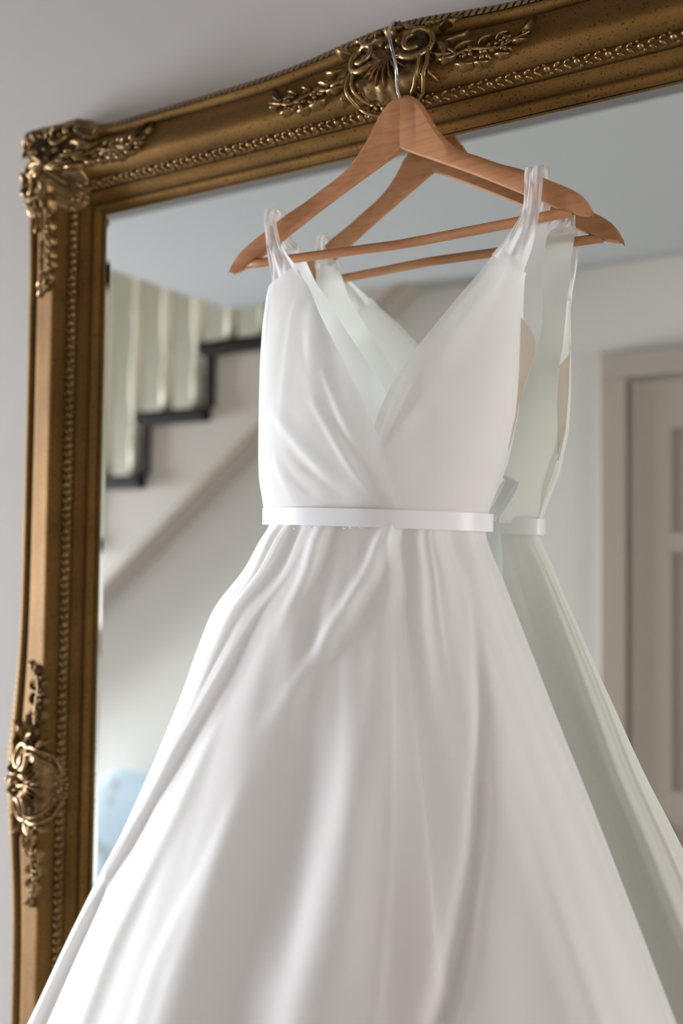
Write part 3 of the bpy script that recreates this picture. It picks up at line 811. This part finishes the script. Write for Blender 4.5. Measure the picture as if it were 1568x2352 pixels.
# back of the bodice, seen only in the mirror (and through the V and the armhole)
bgap = lambda z: cinterp(z, [.03, .1, .25, .34, .40], [.026, .027, .032, .038, .042])
def bcurve(pts, virt):
    zs, xs = [], []
    for p in pts:
        q = None; g = .03
        for _ in range(6): q = at(p[0], p[1], -g if virt else g); g = bgap(q.z-H0)
        zs.append(q.z-H0); xs.append(q.x)
    o_ = sorted(zip(zs, xs)); return [a for a, b in o_], [b for a, b in o_]
bLO = bcurve([(632, 490), (640, 560), (650, 680), (656, 800), (660, 1000), (664, 1120), (668, 1210)], False)
bRO = bcurve([(1268, 420), (1262, 480), (1250, 600), (1247, 700), (1243, 770), (1215, 890), (1193, 960), (1172, 1030), (1142, 1110), (1108, 1210)], False)
bLN = bcurve([(757, 545), (763, 580), (800, 680), (850, 765), (905, 850), (960, 945), (1010, 1030), (1010, 1235)], True)
bRN = bcurve([(1275, 430), (1262, 500), (1222, 610), (1165, 740), (1110, 860), (1050, 970), (1012, 1030), (1010, 1235)], True)
def seam(z): return sstep(.24, .085, z)
def bpanel(eo, en, seed, off=0, zt=.375, fo=None):
    def fn(u, v):
        z = lerp(zt, .036, v); k = seam(z); x = lerp(lerp(interp(z, *eo), interp(z, *fo), k), interp(z, *en), u)
        g = bgap(z)+off-.004*math.sin(math.pi*u)+.004*noise.noise(Vector((x*22, z*9, seed)))+.0035*math.sin((u*2.2+z*9)*3+seed)*sstep(.36, .2, z)*.6
        g += (egap(z)-.001-bgap(z))*k*(1-min(1, u*1.3))**2.2
        return (x, -g, H0+z)
    return fn
MB().grid(bpanel(bLO, bLN, 2, zt=at(690, 560, .04).z-H0, fo=eLO), 40, 70).build('back_panel', M['satin'], dress, fix=False)
MB().grid(bpanel(bRO, bRN, 6, zt=at(1255, 470, .04).z-H0, fo=eRO), 40, 70).build('back_panel', M['satin'], dress, fix=False)
# nude mesh let into the armholes
def mesh_side(eo, bo, z0, sgn):
    def fn(u, v):
        z = lerp(z0-.03*u, .105, v); k = seam(z)
        A = Vector((interp(z, *eo), -egap(z), 0)); B = Vector((lerp(interp(z, *bo), interp(z, *eo), k), -lerp(bgap(z), egap(z)-.001, k), 0)); p = A.lerp(B, u)
        return (p.x+sgn*.004*math.sin(math.pi*u)*(1-k), p.y, H0+z)
    return fn
o = MB().grid(mesh_side(eRO, bRO, at(1196, 735, .06).z-H0, 1), 14, 40).build('mesh_insert', M['mesh'], dress, fix=False); o['label'] = 'nude mesh let into the armhole'
o = MB().grid(mesh_side(eLO, bLO, at(620, 735, .06).z-H0, -1), 14, 40).build('mesh_insert', M['mesh'], dress, fix=False); o['label'] = 'nude mesh let into the armhole'

# straps: up from the front panel, over the hanger arm and down to the back panel
def strap(eo, en, bo, bn, ztop_f, ztop_b, xa, za, w_, seed):
    """xa, za: where the strap crosses the arm's upper edge"""
    hgp = hgap(xa)
    def cen(t):
        pass
    rows = []
    def row(x0, x1, g, z): rows.append(((x0, g, z), (x1, g, z)))
    n1 = 26
    for i in range(n1+1):
        t = i/n1; zo, zn = lerp(ztop_f-.015, za-.004, t), lerp(ztop_f+.003, za-.004, t); k = sstep(.0, .85, t)
        xo, xn = interp(zo, *eo), interp(zn, *en)
        e0, e1 = (xa-w_/2, xa+w_/2) if xo < xn else (xa+w_/2, xa-w_/2)
        a, b = lerp(xo, e0, k*.6), lerp(xn, e1, k*.6)
        rows.append(((a, lerp(fgap(xo, zo), hgp+.0095, k)+.0015, zo), (b, lerp(fgap(xn, zn), hgp+.0095, k)+.0015, zn)))
    (x0, _, _), (x1, _, _) = rows[-1]
    for (dg, dz_) in ((.0095, .0), (.0065, .0035), (0, .005), (-.0065, .0035), (-.0095, .0), (-.0105, -.01)):
        row(x0, x1, hgp+dg, za+dz_)
    for i in range(1, 19):
        t = i/18; z = lerp(za-.01, ztop_b-.006, t); xo, xn = interp(z, *bo), interp(z, *bn); k = sstep(0, 1, t)
        row(lerp(x0, xo, k), lerp(x1, xn, k), lerp(hgp-.0105, bgap(z)-.002, k), z)
    def fn(u, v):
        k = v*(len(rows)-1); i = min(int(k), len(rows)-2); f = k-i
        a = [lerp(rows[i][0][c], rows[i+1][0][c], f) for c in range(3)]; b = [lerp(rows[i][1][c], rows[i+1][1][c], f) for c in range(3)]
        x, g, z = (lerp(a[c], b[c], u) for c in range(3))
        g += .0016*math.sin(u*11+v*9+seed)+.001*math.sin(u*23-v*17)
        return (x, -g-.0015*math.sin(math.pi*u), H0+z)
    return fn
MB().grid(strap(eLO, eLN, bLO, bLN, ztl, at(690, 560, .04).z-H0, -.6915, .3935, .018, 1), 16, 120).build('strap', M['strapm'], dress, fix=False)
MB().grid(strap(eRO, eRN, bRO, bRN, ztr, at(1255, 470, .04).z-H0, -.3705, .3845, .020, 4), 16, 120).build('strap', M['strapm'], dress, fix=False)

# satin ribbon round the waist with a small bow at the back
def band(u, v):
    ph = u*2*math.pi; z = .0362-.004*math.cos(ph)+lerp(.0088, -.0088, v)
    p = skirt_pt(ph, .036, .0085+.0008*math.sin(ph*7)); return (p.x, p.y, H0+z)
rb = MB().grid(band, 140, 4, True).build('ribbon_sash', M['ribbon'], dress, fix=False)
bw = MB(); bc = at(1122, 1188, -.018); bc = Vector((bc.x, -.018, bc.z))
for (an, ln) in ((1.0, .05), (2.3, .04)):
    def loop(u, v, an=an, ln=ln):
        t = u*2*math.pi; r = ln*.5*(1-math.cos(t)); s_ = .011*math.sin(t)
        c = Vector((math.cos(an), 0, math.sin(an))); q = Vector((0, 1, 0))
        ac = Vector((-math.sin(an), 0, math.cos(an)))
        return bc+c*r+q*(s_*.7)+ac*((v-.5)*.017)+Vector((0, -.0, 0))
    bw.grid(loop, 30, 4)
bw.build('bow', M['ribbon'], rb, fix=False)
bt = MB()
for (x1, ln) in ((.02, .16), (-.012, .2)):
    bt.grid(lambda u, v, x1=x1, ln=ln: (bc.x+x1*v+(u-.5)*.017, -.020-.006*math.sin(v*6+u), bc.z-ln*v), 4, 16)
bt.build('ribbon_tail', M['ribbon'], rb, fix=False)
# frayed seam threads just under the ribbon
th = MB()
for i in range(9):
    ph = math.radians(random.uniform(75, 110)); p = skirt_pt(ph, .026, .011); p.z += .001*math.cos(i)
    th.tube([p, p+Vector((.003, -.001, -.001)), p+Vector((.006*random.uniform(.4, 1), -.0015, -.0025*random.random()))], .00022, 4)
stuff(th.build('frayed_thread', M['thread'], dress))
